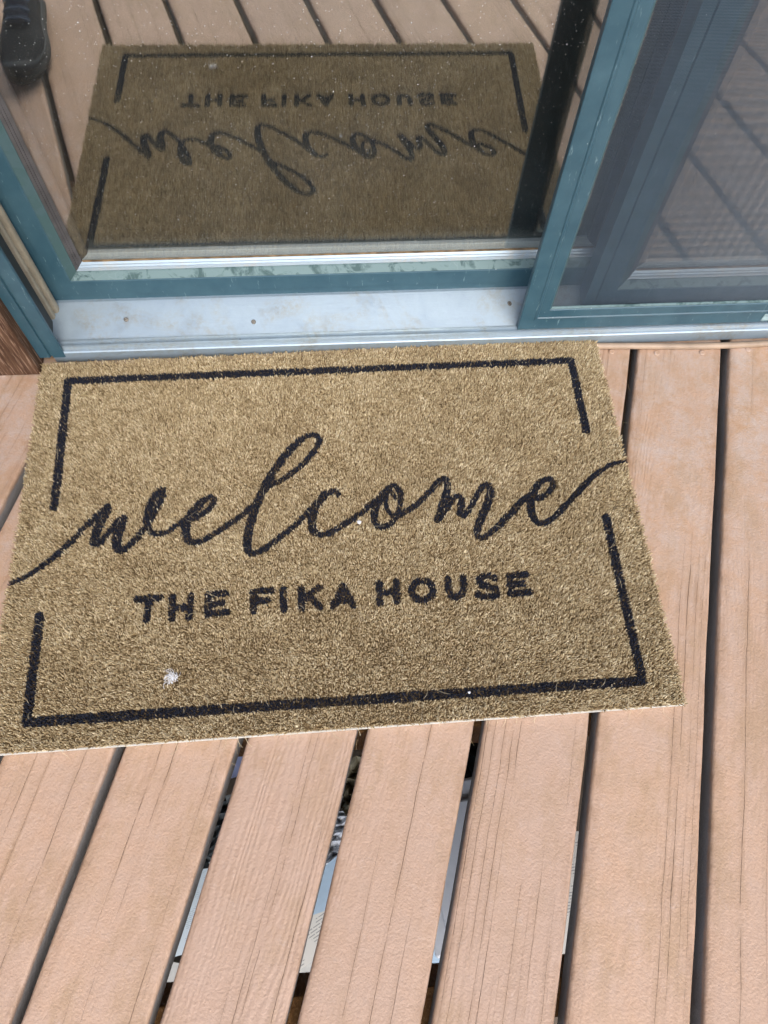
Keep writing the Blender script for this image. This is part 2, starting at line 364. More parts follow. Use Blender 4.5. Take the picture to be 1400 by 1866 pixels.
for q, (rad, z) in enumerate(((0.0052, 0.0), (0.0048, 0.0008), (0.0030, 0.0014), (0.0012, 0.0009))):
    for a in range(10): sv.append((rad * math.cos(a * 0.6283), rad * math.sin(a * 0.6283), z))
for q in range(3):
    for a in range(10): sf.append((q * 10 + a, q * 10 + (a + 1) % 10, q * 10 + 10 + (a + 1) % 10, q * 10 + 10 + a))
sf.append(tuple(range(30, 40)))
screw_me = mesh('screw', sv, sf); painted_me = screw_me.copy()
I0 = gaps.index(-0.3425) - 1          # the first board that shows below the mat
for i in range(len(gaps) - 1):
    s0, s1 = gaps[i] + gw[gaps[i]] / 2, gaps[i + 1] - gw[gaps[i + 1]] / 2
    o, mid, w = board(s0, s1, 100 + i)
    ca_, ga_ = [(0.85, 0.35), (0.9, 0.4), (0.85, 1.0), (0.95, 0.5), (1.0, 0.7), (0.6, 0.5), (0.2, 0.45)][min(6, max(0, i - I0))]
    o['crack_amount'] = ca_; o['grain_amount'] = ga_
    if -0.9 < mid < 1.2:
        for sx in (-0.27, 0.27):
            q = link('screw', painted_me, M['deck'], o, True)
            wy = 0.742 + rnd.uniform(-0.006, 0.006); g = mid + sx * w
            q.location = (sx * w, (wy + g * math.sin(SK)) / math.cos(SK), 0.0003)
for k_, y in enumerate((-0.45, -0.172, 0.168, 0.50)):
    j_ = box('joist', -2.3, 2.3, y - 0.02, y + 0.02, -0.23, -TH - 0.001, M['joist'], deck, 0.002)
box('rim_joist', -2.3, 2.3, Y_FRONT + 0.005, Y_FRONT + 0.043, -0.23, -TH - 0.001, M['joist'], deck, 0.002)
for x in (-2.1, -0.9, 1.6): box('deck_post', x - 0.045, x + 0.045, -0.57, -0.48, GZ - 0.1, -0.232, M['joist'], deck, 0.003)

# ------------------------------------------------------------------ house round the door
house = tag(empty('house', (-0.55, 0.9, 0)), 'house wall with rough-sawn brown wood trim left of the teal sliding door', 'house')
def hb(name, *a, m='siding', bev=0.002):
    o = box(name, *a, M[m], house, bev); o.matrix_parent_inverse = Matrix.Translation((0.55, -0.9, 0)); return o
hb('trim_board', -0.600, -0.4985, 0.7365, 0.790, 0.002, 2.14, m='post', bev=0.0025)
hb('trim_board', 1.420, 1.520, 0.7365, 0.790, 0.002, 2.14, m='post', bev=0.0025)
hb('head_trim', -0.62, 1.54, 0.7365, 0.790, 2.142, 2.26, m='post', bev=0.0025)
for k_ in range(13):
    z0 = -0.25 + k_ * 0.2
    hb('siding_board', -3.0, -0.603, 0.770, 0.792, z0, z0 + 0.196)
    hb('siding_board', 1.523, 4.0, 0.770, 0.792, z0, z0 + 0.196)
for k_ in range(2): hb('siding_board', -0.602, 1.522, 0.772, 0.792, 2.262 + k_ * 0.16, 2.262 + k_ * 0.16 + 0.156)
hb('foundation_wall', -3.0, 4.0, 0.83, 1.0, GZ - 0.1, -0.005, m='earth')
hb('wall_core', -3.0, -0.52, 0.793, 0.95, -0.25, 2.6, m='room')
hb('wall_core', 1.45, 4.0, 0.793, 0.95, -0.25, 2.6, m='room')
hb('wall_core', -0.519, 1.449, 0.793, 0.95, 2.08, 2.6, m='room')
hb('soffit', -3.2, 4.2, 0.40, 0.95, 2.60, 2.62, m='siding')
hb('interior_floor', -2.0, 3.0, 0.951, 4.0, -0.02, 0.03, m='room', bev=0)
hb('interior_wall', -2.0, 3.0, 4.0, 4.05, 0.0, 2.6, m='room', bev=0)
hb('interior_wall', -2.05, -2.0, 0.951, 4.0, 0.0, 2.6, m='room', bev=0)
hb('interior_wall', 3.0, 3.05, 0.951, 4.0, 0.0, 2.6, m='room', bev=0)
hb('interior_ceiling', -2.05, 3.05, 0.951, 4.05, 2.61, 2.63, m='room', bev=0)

# ------------------------------------------------------------------ sliding door: frame
frame = tag(empty('door_frame', (0, 0, 0)), 'teal sliding door frame with pale stained aluminium sill track behind the doormat', 'door frame')
sill = extrude_x('sill', [(0.7600, 0.004), (0.7600, 0.0255), (0.7615, 0.0275), (0.7645, 0.0285), (0.7662, 0.0335), (0.7690, 0.0340), (0.7700, 0.0305), (0.7730, 0.0300), (0.7745, 0.0355), (0.7775, 0.0360), (0.7790, 0.0335), (0.7810, 0.0335), (0.7950, 0.0395), (0.8370, 0.0580), (0.8700, 0.0600), (0.9500, 0.0620), (0.9500, 0.004)], -0.4765, 1.40, M['sill'], frame)
# jamb: grooved front flange, black strip as painted shade in the pocket behind, beige weather strip
extrude_z('jamb', [(-0.4980, 0.7585), (-0.4815, 0.7585), (-0.4805, 0.7620), (-0.4775, 0.7620), (-0.4765, 0.7585), (-0.4580, 0.7585), (-0.4570, 0.7600), (-0.4570, 0.7640), (-0.4745, 0.7650), (-0.4770, 0.7660), (-0.4770, 0.948), (-0.4980, 0.948)], 0.0175, 2.075, M['teal'], frame)
extrude_z('jamb_shade_strip', [(-0.4765, 0.768), (-0.4735, 0.769), (-0.4735, 0.809), (-0.4765, 0.810)], 0.036, 2.06, M['dark'], frame)
extrude_z('weather_strip', [(-0.4765, 0.8120), (-0.4705, 0.8125), (-0.4690, 0.8150), (-0.4690, 0.8190), (-0.4712, 0.8195), (-0.4712, 0.8210), (-0.4660, 0.8215), (-0.4630, 0.8235), (-0.4620, 0.8280), (-0.4635, 0.8325), (-0.4765, 0.833)], 0.046, 2.06, M['beige'], frame)
extrude_z('jamb', [(1.42, 0.7585), (1.38, 0.7585), (1.379, 0.766), (1.398, 0.766), (1.398, 0.948), (1.42, 0.948)], 0.0175, 2.075, M['teal'], frame)
extrude_x('door_head', [(0.7585, 2.076), (0.7585, 2.035), (0.766, 2.035), (0.766, 2.062), (0.948, 2.062), (0.948, 2.076)], -0.476, 1.398, M['teal'], frame)
def put_screw(x, y, z, parent, tilt=0.41, s=0.8):
    o = link('screw', screw_me, M['screw'], parent, True); o.location = (x, y, z); o.rotation_euler = (tilt, 0, 0.7); o.scale = (s, s, s * 1.2); return o
for x, y in ((-0.3555, 0.8085), (0.2785, 0.8150), (-0.1485, 0.7990), (0.9, 0.812)):
    put_screw(x, y, 0.0395 + (y - 0.795) * 0.44 + 0.0002, frame)

# ------------------------------------------------------------------ sliding door: glazed panels and screen
def panel(x0, x1, z0, yf, label, w=0.0465):
    t = tag(empty('glass_door_panel', (x0, yf, z0)), label, 'door panel')
    inv = Matrix.Translation((-x0, -yf, -z0)); before = set(bpy.data.objects)
    z1 = 2.055
    prof = [(0, yf + 0.0030), (0.0165, yf + 0.0030), (0.0180, yf), (w - 0.002, yf), (w, yf + 0.0010), (w, yf + 0.036), (0, yf + 0.036)]
    mitred(t, ('bottom_rail', 'stile', 'top_rail', 'stile'), x0, x1, z0, z1, prof, M['teal'])
    lp = [(w + 0.0002, yf + 0.0012), (w + 0.0105, yf + 0.0075), (w + 0.0125, yf + 0.0085), (w + 0.0125, yf + 0.034), (w + 0.0002, yf + 0.034)]
    mitred(t, ('glazing_ledge',) * 4, x0, x1, z0, z1, lp, M['chalk'])
    bp = [(w + 0.0127, yf + 0.0092), (w + 0.0165, yf + 0.0105), (w + 0.0170, yf + 0.0122), (w + 0.0195, yf + 0.0135), (w + 0.0200, yf + 0.0150), (w + 0.0240, yf + 0.0172), (w + 0.0240, yf + 0.033), (w + 0.0127, yf + 0.033)]
    t_b = mitred(t, ('glazing_bead',) * 4, x0, x1, z0, z1, bp, M['bead'])
    for q_, o_ in enumerate(t_b):
        if q_ in (1, 3): o_.data.materials[0] = M['stile_reflection']
    e = w + 0.0235
    box('glazing_tape', x0 + e + 0.002, x1 - e - 0.002, yf + 0.0163, yf + 0.0178, z0 + e + 0.0006, z0 + e + 0.0034, M['tape'], t)
    mitred(t, ('pane_spacer',) * 4, x0, x1, z0, z1, [(e + 0.0010, yf + 0.0214), (e + 0.0118, yf + 0.0214), (e + 0.0130, yf + 0.0222), (e + 0.0130, yf + 0.0292), (e + 0.0118, yf + 0.0296), (e + 0.0010, yf + 0.0296)], M['spacer'])
    for o_ in list(t.children):
        if o_.name.startswith('pane_spacer') and abs(o_.data.vertices[0].co.x - o_.data.vertices[6].co.x) < 0.01: o_.data.materials[0] = M['stile_reflection']  # upright spacers get the darker colour with reflections painted in
    box('window_pane', x0 + e, x1 - e, yf + 0.0180, yf + 0.0210, z0 + e, z1 - e, M['glass'], t)
    box('window_pane', x0 + e, x1 - e, yf + 0.0300, yf + 0.0325, z0 + e, z1 - e, M['glass2'], t)
    for o in bpy.data.objects:
        if o not in before: o.matrix_parent_inverse = inv
    return t
panel(-0.4745, 0.4780, 0.0560, 0.8390, 'left sliding door panel, its clear glass mirroring the doormat')
panel(0.3985, 1.3550, 0.0470, 0.7975, 'right sliding door panel seen behind the insect screen')

scr = tag(empty('screen_door', (0.2875, 0.769, 0.034)), 'sliding insect screen door with scratched teal frame and grey mesh', 'screen door')
before = set(bpy.data.objects)
SX0, SX1, SZ0, SZ1, SY = 0.2875, 1.235, 0.0365, 2.032, 0.7690
sp = [(0, SY + 0.0006), (0.0012, SY), (0.0225, SY + 0.0004), (0.0242, SY - 0.0011), (0.0275, SY - 0.0012), (0.0290, SY + 0.0006), (0.0440, SY + 0.0010), (0.0455, SY + 0.0022), (0.0455, SY + 0.0040), (0.0400, SY + 0.0052), (0.0400, SY + 0.0105), (0, SY + 0.0105)]
sp = [(d, y - 0.0) for d, y in sp]
mitred(scr, ('bottom_rail', 'stile', 'top_rail', 'stile'), SX0, SX1, SZ0, SZ1, sp, M['teal'])
mitred(scr, ('screen_spline',) * 4, SX0, SX1, SZ0, SZ1, [(0.0457, SY + 0.0024), (0.0472, SY + 0.0030), (0.0480, SY + 0.0046), (0.0480, SY + 0.0062), (0.0457, SY + 0.0062)], M['chalk'])
# woven wire: every wire is real, one joined cloth
P = 0.00150; HW = 0.000145
xs = np.arange(SX0 + 0.0405, SX1 - 0.0405, P); zs = np.arange(SZ0 + 0.0405, SZ1 - 0.0405, P)
ym = SY + 0.0084
def bars(a0, a1, b0, b1, c0, c1):
    n = len(a0); v = np.empty((n, 8, 3), np.float32)
    for i in range(8):
        v[:, i, 0] = a1 if i & 1 else a0; v[:, i, 1] = b1 if i & 2 else b0; v[:, i, 2] = c1 if i & 4 else c0
    return v.reshape(-1, 3)
o1 = np.ones(len(xs)); o2 = np.ones(len(zs))
vv = bars(xs - HW, xs + HW, o1 * (ym - HW), o1 * (ym + HW), o1 * zs[0], o1 * zs[-1])
hh = bars(o2 * xs[0], o2 * xs[-1], o2 * (ym - HW * 1.9), o2 * (ym + HW * 0.1), zs - HW, zs + HW)
V = np.concatenate([vv, hh]); Q = np.array([(0, 1, 3, 2), (4, 6, 7, 5), (0, 4, 5, 1), (2, 3, 7, 6), (0, 2, 6, 4), (1, 5, 7, 3)])
nb = len(V) // 8
cl = link('screen_mesh', fast_mesh('screen_mesh', V, quads=(Q[None] + 8 * np.arange(nb)[:, None, None]).reshape(-1, 4)), M['wire'], scr); cl['kind'] = 'stuff'
box('sticker', 0.700, 0.738, SY + 0.0004, SY + 0.0009, SZ0 + 0.0045, SZ0 + 0.0205, plain('faded_sticker', (0.30, 0.42, 0.43), 0.35, var=0.4, scale=160), scr).location = (0, -0.0012, 0)
for o in bpy.data.objects:
    if o not in before: o.matrix_parent_inverse = Matrix.Translation((-0.2875, -0.769, -0.034))

# cable lying along the foot of the sill
cp = []
for i in range(121):
    x = -0.48 + 1.9 * i / 120
    y = 0.7545 + 0.0012 * math.sin(x * 9 + 1) - 0.0055 * math.exp(-((x - 0.62) / 0.11) ** 2) * 0 + 0.0035 * math.sin(x * 5.2 + 0.6)
    if x > 0.42: y -= 0.006 * (0.5 - 0.5 * math.cos((x - 0.42) * 14)) * (1 if x < 0.87 else 0)
    cp.append((x, y - 0.0006, 0.0060))
tag(link('cable', tube_me(cp, 0.0056, 8), M['cable'], None, True), 'thin tan cable lying along the foot of the aluminium door sill', 'cable')

# ------------------------------------------------------------------ doormat
MW, MH = 0.921, 0.611
mat = tag(empty('doormat', (-0.0296, 0.4509, 0.0012), math.radians(0.915)), 'tan coir doormat printed with a black border and welcome lettering', 'doormat')
WELCOME = [[(-0.4604, -0.0757, 0.0027), (-0.4512, -0.0721, 0.0032), (-0.4403, -0.0665, 0.0037), (-0.4281, -0.0602, 0.0039), (-0.4151, -0.0497, 0.004), (-0.402, -0.0383, 0.0043), (-0.3877, -0.0246, 0.0045), (-0.3759, -0.0106, 0.0045), (-0.3652, 0.0029, 0.0044), (-0.3554, 0.0128, 0.0044), (-0.343, 0.0257, 0.006), (-0.3317, 0.0366, 0.0063), (-0.3371, 0.0208, 0.007), (-0.3424, 0.0044, 0.0066), (-0.3464, -0.0103, 0.0063), (-0.3456, -0.0185, 0.0056), (-0.3414, -0.0203, 0.0053), (-0.3352, -0.0155, 0.0047), (-0.328, -0.0055, 0.0044), (-0.3195, 0.006, 0.0053), (-0.3082, 0.0174, 0.006), (-0.3111, 0.0024, 0.008), (-0.314, -0.0124, 0.0073), (-0.3128, -0.0258, 0.0066), (-0.3082, -0.0335, 0.005), (-0.3016, -0.0324, 0.0041), (-0.3022, -0.0309, 0.0041), (-0.292, -0.0235, 0.0047), (-0.2834, -0.0129, 0.0048), (-0.2747, -0.0015, 0.0047), (-0.2674, 0.0117, 0.0047), (-0.2602, 0.0281, 0.005), (-0.2535, 0.0448, 0.0047), (-0.2522, 0.0574, 0.005), (-0.2531, 0.0614, 0.005), (-0.2591, 0.0578, 0.0053), (-0.2667, 0.0457, 0.0056), (-0.2706, 0.0304, 0.0053), (-0.2725, 0.0166, 0.0053), (-0.2717, 0.0044, 0.005), (-0.2663, -0.0058, 0.0043), (-0.2578, -0.0108, 0.004), (-0.247, -0.01, 0.004), (-0.2364, -0.0047, 0.0041), (-0.2259, 0.003, 0.0043), (-0.2166, 0.0085, 0.0053), (-0.203, 0.0106, 0.005), (-0.1922, 0.0176, 0.0043), (-0.1814, 0.0254, 0.0041), (-0.1755, 0.0368, 0.0047), (-0.1777, 0.044, 0.0047), (-0.1861, 0.0429, 0.005), (-0.1969, 0.0334, 0.006), (-0.2075, 0.0201, 0.0066), (-0.2144, 0.0053, 0.0066), (-0.2152, -0.0083, 0.0063), (-0.2134, -0.0189, 0.0063), (-0.207, -0.0261, 0.0053), (-0.1975, -0.0274, 0.0043), (-0.1841, -0.0223, 0.0044), (-0.1707, -0.0142, 0.0045), (-0.1572, -0.0053, 0.0045), (-0.1437, 0.0038, 0.0047), (-0.1658, -0.0115, 0.0043), (-0.1523, -0.0025, 0.0044), (-0.1359, 0.0102, 0.0045), (-0.1208, 0.0231, 0.005), (-0.111, 0.0334, 0.0047), (-0.0998, 0.0501, 0.0047), (-0.0884, 0.0606, 0.0044), (-0.0756, 0.0662, 0.0043), (-0.0569, 0.0797, 0.0044), (-0.0393, 0.095, 0.0044), (-0.0258, 0.1108, 0.0044), (-0.0166, 0.1254, 0.0047), (-0.0147, 0.1355, 0.0048), (-0.0218, 0.1437, 0.0043), (-0.0306, 0.1434, 0.0041), (-0.0425, 0.1372, 0.005), (-0.056, 0.1245, 0.006), (-0.0693, 0.1085, 0.0063), (-0.081, 0.091, 0.0063), (-0.0912, 0.0737, 0.0063), (-0.1012, 0.055, 0.0063), (-0.1082, 0.0364, 0.0063), (-0.1152, 0.0181, 0.0063), (-0.1207, 0.0, 0.0063), (-0.124, -0.0195, 0.0063), (-0.1252, -0.0358, 0.006), (-0.1231, -0.0463, 0.0053), (-0.1164, -0.0504, 0.0043), (-0.1069, -0.0481, 0.0043), (-0.0919, -0.038, 0.0045), (-0.0754, -0.0256, 0.0045), (-0.0587, -0.0124, 0.0045), (-0.0446, 0.0013, 0.0045), (-0.0331, 0.0129, 0.0047), (-0.0259, 0.0202, 0.005)], [(0.0114, 0.0367, 0.0033), (0.0088, 0.0409, 0.004), (0.0018, 0.0429, 0.0047), (-0.0083, 0.0396, 0.0053), (-0.0157, 0.0305, 0.006), (-0.0245, 0.0186, 0.0063), (-0.0292, 0.0049, 0.0063), (-0.0303, -0.0104, 0.0063), (-0.0286, -0.0211, 0.0056), (-0.0219, -0.0268, 0.0043), (-0.0123, -0.0267, 0.0041), (-0.0011, -0.0231, 0.0041), (0.0131, -0.015, 0.0041), (0.0275, -0.0059, 0.0044), (0.0421, 0.0039, 0.0045), (0.0569, 0.0155, 0.0048), (0.0718, 0.0271, 0.0053), (0.0841, 0.0391, 0.005), (0.0903, 0.0459, 0.004), (0.0974, 0.0454, 0.004), (0.1031, 0.0363, 0.0047), (0.1035, 0.0235, 0.0043), (0.1009, 0.0095, 0.004), (0.0955, -0.0041, 0.004), (0.087, -0.0144, 0.0041), (0.0768, -0.0198, 0.0041), (0.0698, -0.0209, 0.0041), (0.0634, -0.0128, 0.005), (0.062, -0.002, 0.0053), (0.065, 0.0103, 0.0056), (0.073, 0.0239, 0.0056), (0.0808, 0.0329, 0.0053), (0.0829, 0.028, 0.0033), (0.0811, 0.0155, 0.0031), (0.0835, 0.0044, 0.0031), (0.0907, -0.0026, 0.0035), (0.1006, -0.0021, 0.004), (0.1124, 0.0041, 0.004), (0.1045, -0.0011, 0.0044), (0.1194, 0.0081, 0.0044), (0.1346, 0.0197, 0.0045), (0.1504, 0.0346, 0.0045), (0.1633, 0.0483, 0.0044), (0.1726, 0.0542, 0.004), (0.1771, 0.049, 0.0047), (0.1757, 0.0362, 0.0053), (0.1713, 0.0221, 0.006), (0.1663, 0.0098, 0.0063), (0.1604, -0.0054, 0.0063), (0.156, -0.0144, 0.0053), (0.1632, -0.0056, 0.0047), (0.1746, 0.0077, 0.005), (0.1831, 0.0198, 0.0047), (0.1921, 0.0232, 0.0043), (0.1957, 0.0174, 0.005), (0.1937, 0.0065, 0.0056), (0.1917, -0.0043, 0.0053), (0.1946, -0.0092, 0.004), (0.2033, -0.0019, 0.0044), (0.2138, 0.0131, 0.0044), (0.2246, 0.0299, 0.0045), (0.2345, 0.039, 0.0043), (0.2414, 0.0369, 0.0053), (0.2413, 0.0257, 0.006), (0.2349, 0.0102, 0.0063), (0.2253, -0.008, 0.0063), (0.216, -0.0244, 0.006), (0.2124, -0.0364, 0.0053), (0.2133, -0.0456, 0.0047), (0.2185, -0.0482, 0.0037), (0.2291, -0.0421, 0.0044), (0.2447, -0.0309, 0.0045), (0.2609, -0.0173, 0.0045), (0.2774, -0.002, 0.0045), (0.2545, -0.0207, 0.0046), (0.2722, -0.005, 0.0046), (0.2904, 0.0117, 0.0048), (0.3034, 0.0152, 0.005), (0.3154, 0.0119, 0.0043), (0.3277, 0.0197, 0.0043), (0.3374, 0.0305, 0.0043), (0.3377, 0.041, 0.0043), (0.3301, 0.0432, 0.0042), (0.3199, 0.0386, 0.0048), (0.3082, 0.0253, 0.0061), (0.301, 0.0102, 0.0061), (0.2978, -0.005, 0.0061), (0.2987, -0.0185, 0.0058), (0.304, -0.0281, 0.0048), (0.3129, -0.0303, 0.0042), (0.3245, -0.0252, 0.0043), (0.3425, -0.0112, 0.0045), (0.3613, 0.0064, 0.0046), (0.3803, 0.0234, 0.0045), (0.3996, 0.0407, 0.0043), (0.418, 0.0529, 0.004), (0.4361, 0.0626, 0.0036), (0.4497, 0.0659, 0.0032), (0.4604, 0.0665, 0.0029)], [(0.0884, 0.0404, 0.0033), (0.096, 0.0248, 0.003)]]
NAME = [[(-0.2784, -0.1094), (-0.2463, -0.1091)], [(-0.2627, -0.108), (-0.2625, -0.1398)], [(-0.2288, -0.1085), (-0.2288, -0.1404)], [(-0.2038, -0.1087), (-0.2048, -0.1408)], [(-0.228, -0.1251), (-0.2036, -0.125)], [(-0.1799, -0.1086), (-0.1795, -0.1384)], [(-0.1798, -0.1098), (-0.155, -0.1082)], [(-0.1804, -0.1234), (-0.1594, -0.1223)], [(-0.1795, -0.1374), (-0.1521, -0.1366)], [(-0.1153, -0.1091), (-0.116, -0.138)], [(-0.1172, -0.109), (-0.0912, -0.108)], [(-0.116, -0.124), (-0.0972, -0.1228)], [(-0.0746, -0.1076), (-0.0738, -0.1372)], [(-0.0489, -0.108), (-0.0492, -0.1374)], [(-0.0234, -0.1082), (-0.0477, -0.1261)], [(-0.0381, -0.1193), (-0.0233, -0.1376)], [(0.01, -0.1086), (-0.0049, -0.1376)], [(0.01, -0.1086), (0.0232, -0.1383)], [(-0.0005, -0.1293), (0.0184, -0.13)], [(0.0622, -0.1074), (0.0611, -0.1367)], [(0.0865, -0.1068), (0.085, -0.1367)], [(0.0622, -0.1222), (0.0857, -0.1212)], [(0.138, -0.1234), (0.1363, -0.1288), (0.1324, -0.1332), (0.1271, -0.1359), (0.121, -0.1366), (0.1152, -0.1351), (0.1104, -0.1317), (0.1075, -0.1269), (0.1068, -0.1214), (0.1085, -0.116), (0.1123, -0.1115), (0.1177, -0.1087), (0.1238, -0.108), (0.1297, -0.1095), (0.1345, -0.113), (0.1374, -0.1179), (0.138, -0.1234)], [(0.1604, -0.1075), (0.1596, -0.1234), (0.1616, -0.133), (0.1693, -0.136), (0.1777, -0.133), (0.1818, -0.1238), (0.1829, -0.1064)], [(0.2282, -0.1115), (0.2216, -0.1076), (0.2114, -0.1074), (0.2046, -0.1125), (0.2077, -0.1196), (0.2184, -0.1237), (0.2269, -0.1279), (0.2279, -0.1353), (0.2203, -0.1394), (0.2083, -0.1382), (0.2004, -0.1335)], [(0.2509, -0.1081), (0.249, -0.1367)], [(0.2491, -0.109), (0.2748, -0.1084)], [(0.249, -0.123), (0.2692, -0.1222)], [(0.248, -0.1363), (0.276, -0.1356)]]
BORDER = [[(-0.41, 0.0427), (-0.4143, 0.2692), (0.4091, 0.262), (0.4084, 0.1261)], [(-0.4102, -0.1248), (-0.4081, -0.2681), (0.4081, -0.2709), (0.4084, -0.0267)]]

link('backing', box_me(-MW / 2 - 0.0006, MW / 2 + 0.0006, -MH / 2 - 0.0004, MH / 2 + 0.0006, 0.0, 0.0042, 0.001), M['vinyl'], mat)
link('pile_base', box_me(-MW / 2 + 0.0016, MW / 2 - 0.0016, -MH / 2 + 0.0016, MH / 2 - 0.0016, 0.0044, 0.0088, 0.001), plain('matted_coir', (0.20, 0.135, 0.065), 0.9, var=0.5, scale=300, bump=0.8), mat)
def smooth_path(pts, sub=5):
    a = np.array(pts, float); n = len(a); out = []
    for i in range(n - 1):
        p0, p1, p2, p3 = a[max(i - 1, 0)], a[i], a[i + 1], a[min(i + 2, n - 1)]
        for t in np.linspace(0, 1, sub, endpoint=False):
            out.append(0.5 * (2 * p1 + (p2 - p0) * t + (2 * p0 - 5 * p1 + 4 * p2 - p3) * t * t + (3 * p1 - p0 - 3 * p2 + p3) * t ** 3))
    return np.array(out + [a[-1]])
def inside(P, paths, width=None):
    """signed distance (metres, negative inside) of points to variable-width strokes"""
    d = np.full(len(P), 1.0)
    for path in paths:
        a = np.asarray(path, float)
        for i in range(len(a) - 1):
            p, q = a[i, :2], a[i + 1, :2]; w0, w1 = (width, width) if width else (a[i, 2], a[i + 1, 2])
            m_ = max(w0, w1) + 0.003
            sel = np.where((P[:, 0] > min(p[0], q[0]) - m_) & (P[:, 0] < max(p[0], q[0]) + m_) & (P[:, 1] > min(p[1], q[1]) - m_) & (P[:, 1] < max(p[1], q[1]) + m_))[0]
            if not len(sel): continue
            r = P[sel] - p; u = q - p; L = max(u @ u, 1e-12)
            t = np.clip(r @ u / L, 0, 1); dd = np.hypot(*(r - t[:, None] * u).T) - (w0 + (w1 - w0) * t)
            d[sel] = np.minimum(d[sel], dd)
    return d
def vnoise(P, cell, seed):
    """smooth value noise on a lattice"""
    g = np.random.default_rng(seed); q = P / cell + 500; i = np.floor(q).astype(int); f = q - i; f = f * f * (3 - 2 * f)
    T = g.random((257, 257)); A = lambda dx, dy: T[(i[:, 0] + dx) % 257, (i[:, 1] + dy) % 257]
    return (A(0, 0) * (1 - f[:, 0]) + A(1, 0) * f[:, 0]) * (1 - f[:, 1]) + (A(0, 1) * (1 - f[:, 0]) + A(1, 1) * f[:, 0]) * f[:, 1]
SP = 0.00152
nx, ny = int(MW / SP), int(MH / SP)
PX, PY = np.meshgrid(np.linspace(-MW / 2, MW / 2, nx), np.linspace(-MH / 2, MH / 2, ny))
B = np.stack([PX.ravel(), PY.ravel()], 1); B += rng.uniform(-0.75, 0.75, B.shape) * SP
edge_w = 0.0018 * vnoise(B, 0.012, 3)
keep = (np.abs(B[:, 0]) < MW / 2 - edge_w * 0.9) & (np.abs(B[:, 1]) < MH / 2 - edge_w * 0.9)
B = B[keep]; N = len(B)
# tufts: fibres of one tuft lean together
TC = 0.0040
cell = np.floor(B / TC + 300).astype(int); hsh = (cell[:, 0] * 73856093 ^ cell[:, 1] * 19349663) % 65521
tl = np.random.default_rng(5).normal(0, 0.0012, (65521, 2)); tt = np.random.default_rng(6).random(65521)
lean = 0.72 * tl[hsh] + 0.72 * rng.normal(0, 0.0011, (N, 2))
lean += 0.0016 * np.stack([vnoise(B, 0.03, 8) - 0.5, vnoise(B, 0.03, 9) - 0.5], 1)
for ax, half in ((0, MW / 2), (1, MH / 2)):       # fibres splay outward at the edges
    near = np.clip((np.abs(B[:, ax]) - (half - 0.006)) / 0.006, 0, 1); lean[:, ax] += np.sign(B[:, ax]) * near * 0.0022
zt = 0.0146 + rng.normal(0, 0.0007, N) + 0.0016 * (tt[hsh] - 0.5) + 0.0010 * (vnoise(B, 0.02, 12) - 0.5)
zb = 0.0080; an = rng.uniform(0, 2 * math.pi, N); rad = rng.uniform(0.00048, 0.00085, N)
Vt = np.empty((N, 6, 3), np.float32); tip = B + lean
slope = rng.normal(0, 0.55, (N, 2))                   # the cut ends are slanted at random
for c in range(3):
    cx, cy = np.cos(an + c * 2.0944) * rad, np.sin(an + c * 2.0944) * rad
    Vt[:, c, 0] = B[:, 0] + cx; Vt[:, c, 1] = B[:, 1] + cy; Vt[:, c, 2] = zb
    tx, ty = cx * 0.8, cy * 0.8
    Vt[:, 3 + c, 0] = tip[:, 0] + tx; Vt[:, 3 + c, 1] = tip[:, 1] + ty; Vt[:, 3 + c, 2] = zt + tx * slope[:, 0] + ty * slope[:, 1]
tone = np.clip(0.14 + 0.74 * rng.beta(1.1, 1.0, N) + 0.16 * (tt[hsh] - 0.5) + 0.16 * (vnoise(B, 0.012, 21) - 0.5) + 0.10 * (vnoise(B, 0.05, 22) - 0.5), 0, 1)
mid2 = B + lean * 0.95
jit = rng.normal(-0.0003, 0.0003, N)
WP = [smooth_path(p) for p in WELCOME]
dW = inside(mid2, WP) + jit; dN = inside(mid2, NAME, 0.0048) + jit
bl = []
for p in BORDER: bl.append(np.array(p))
dB = inside(mid2, bl, 0.0063) + jit
kindf = np.zeros(N, int)
plainf = rng.random(N) < 0.02
for q, d in ((1, dB), (2, dW), (3, dN)): kindf[(d < 0) & ~plainf] = q
for q, nm, m_, lb in ((0, 'coir_pile', 'coir', None), (1, 'printed_border', 'ink', 'broken black border line printed round the mat'), (2, 'welcome_lettering', 'ink', 'black cursive lettering that reads welcome'), (3, 'house_name_lettering', 'ink', 'black capitals that read THE FIKA HOUSE')):
    s = np.where(kindf == q)[0]; n = len(s); base = 6 * np.arange(n)[:, None, None]
    me = fast_mesh(nm, Vt[s].reshape(-1, 3), tris=(base + np.array([[[3, 4, 5]]])).reshape(-1, 3), quads=(base + np.array([[[0, 1, 4, 3], [1, 2, 5, 4], [2, 0, 3, 5]]])).reshape(-1, 4))
    at = me.attributes.new('tone', 'FLOAT', 'POINT')
    tn = np.repeat(tone[s][:, None], 6, 1); at.data.foreach_set('value', np.ascontiguousarray(tn, np.float32).ravel())
    o = link(nm, me, M[m_], mat); o['kind'] = 'stuff'
    if lb: o['label'] = lb
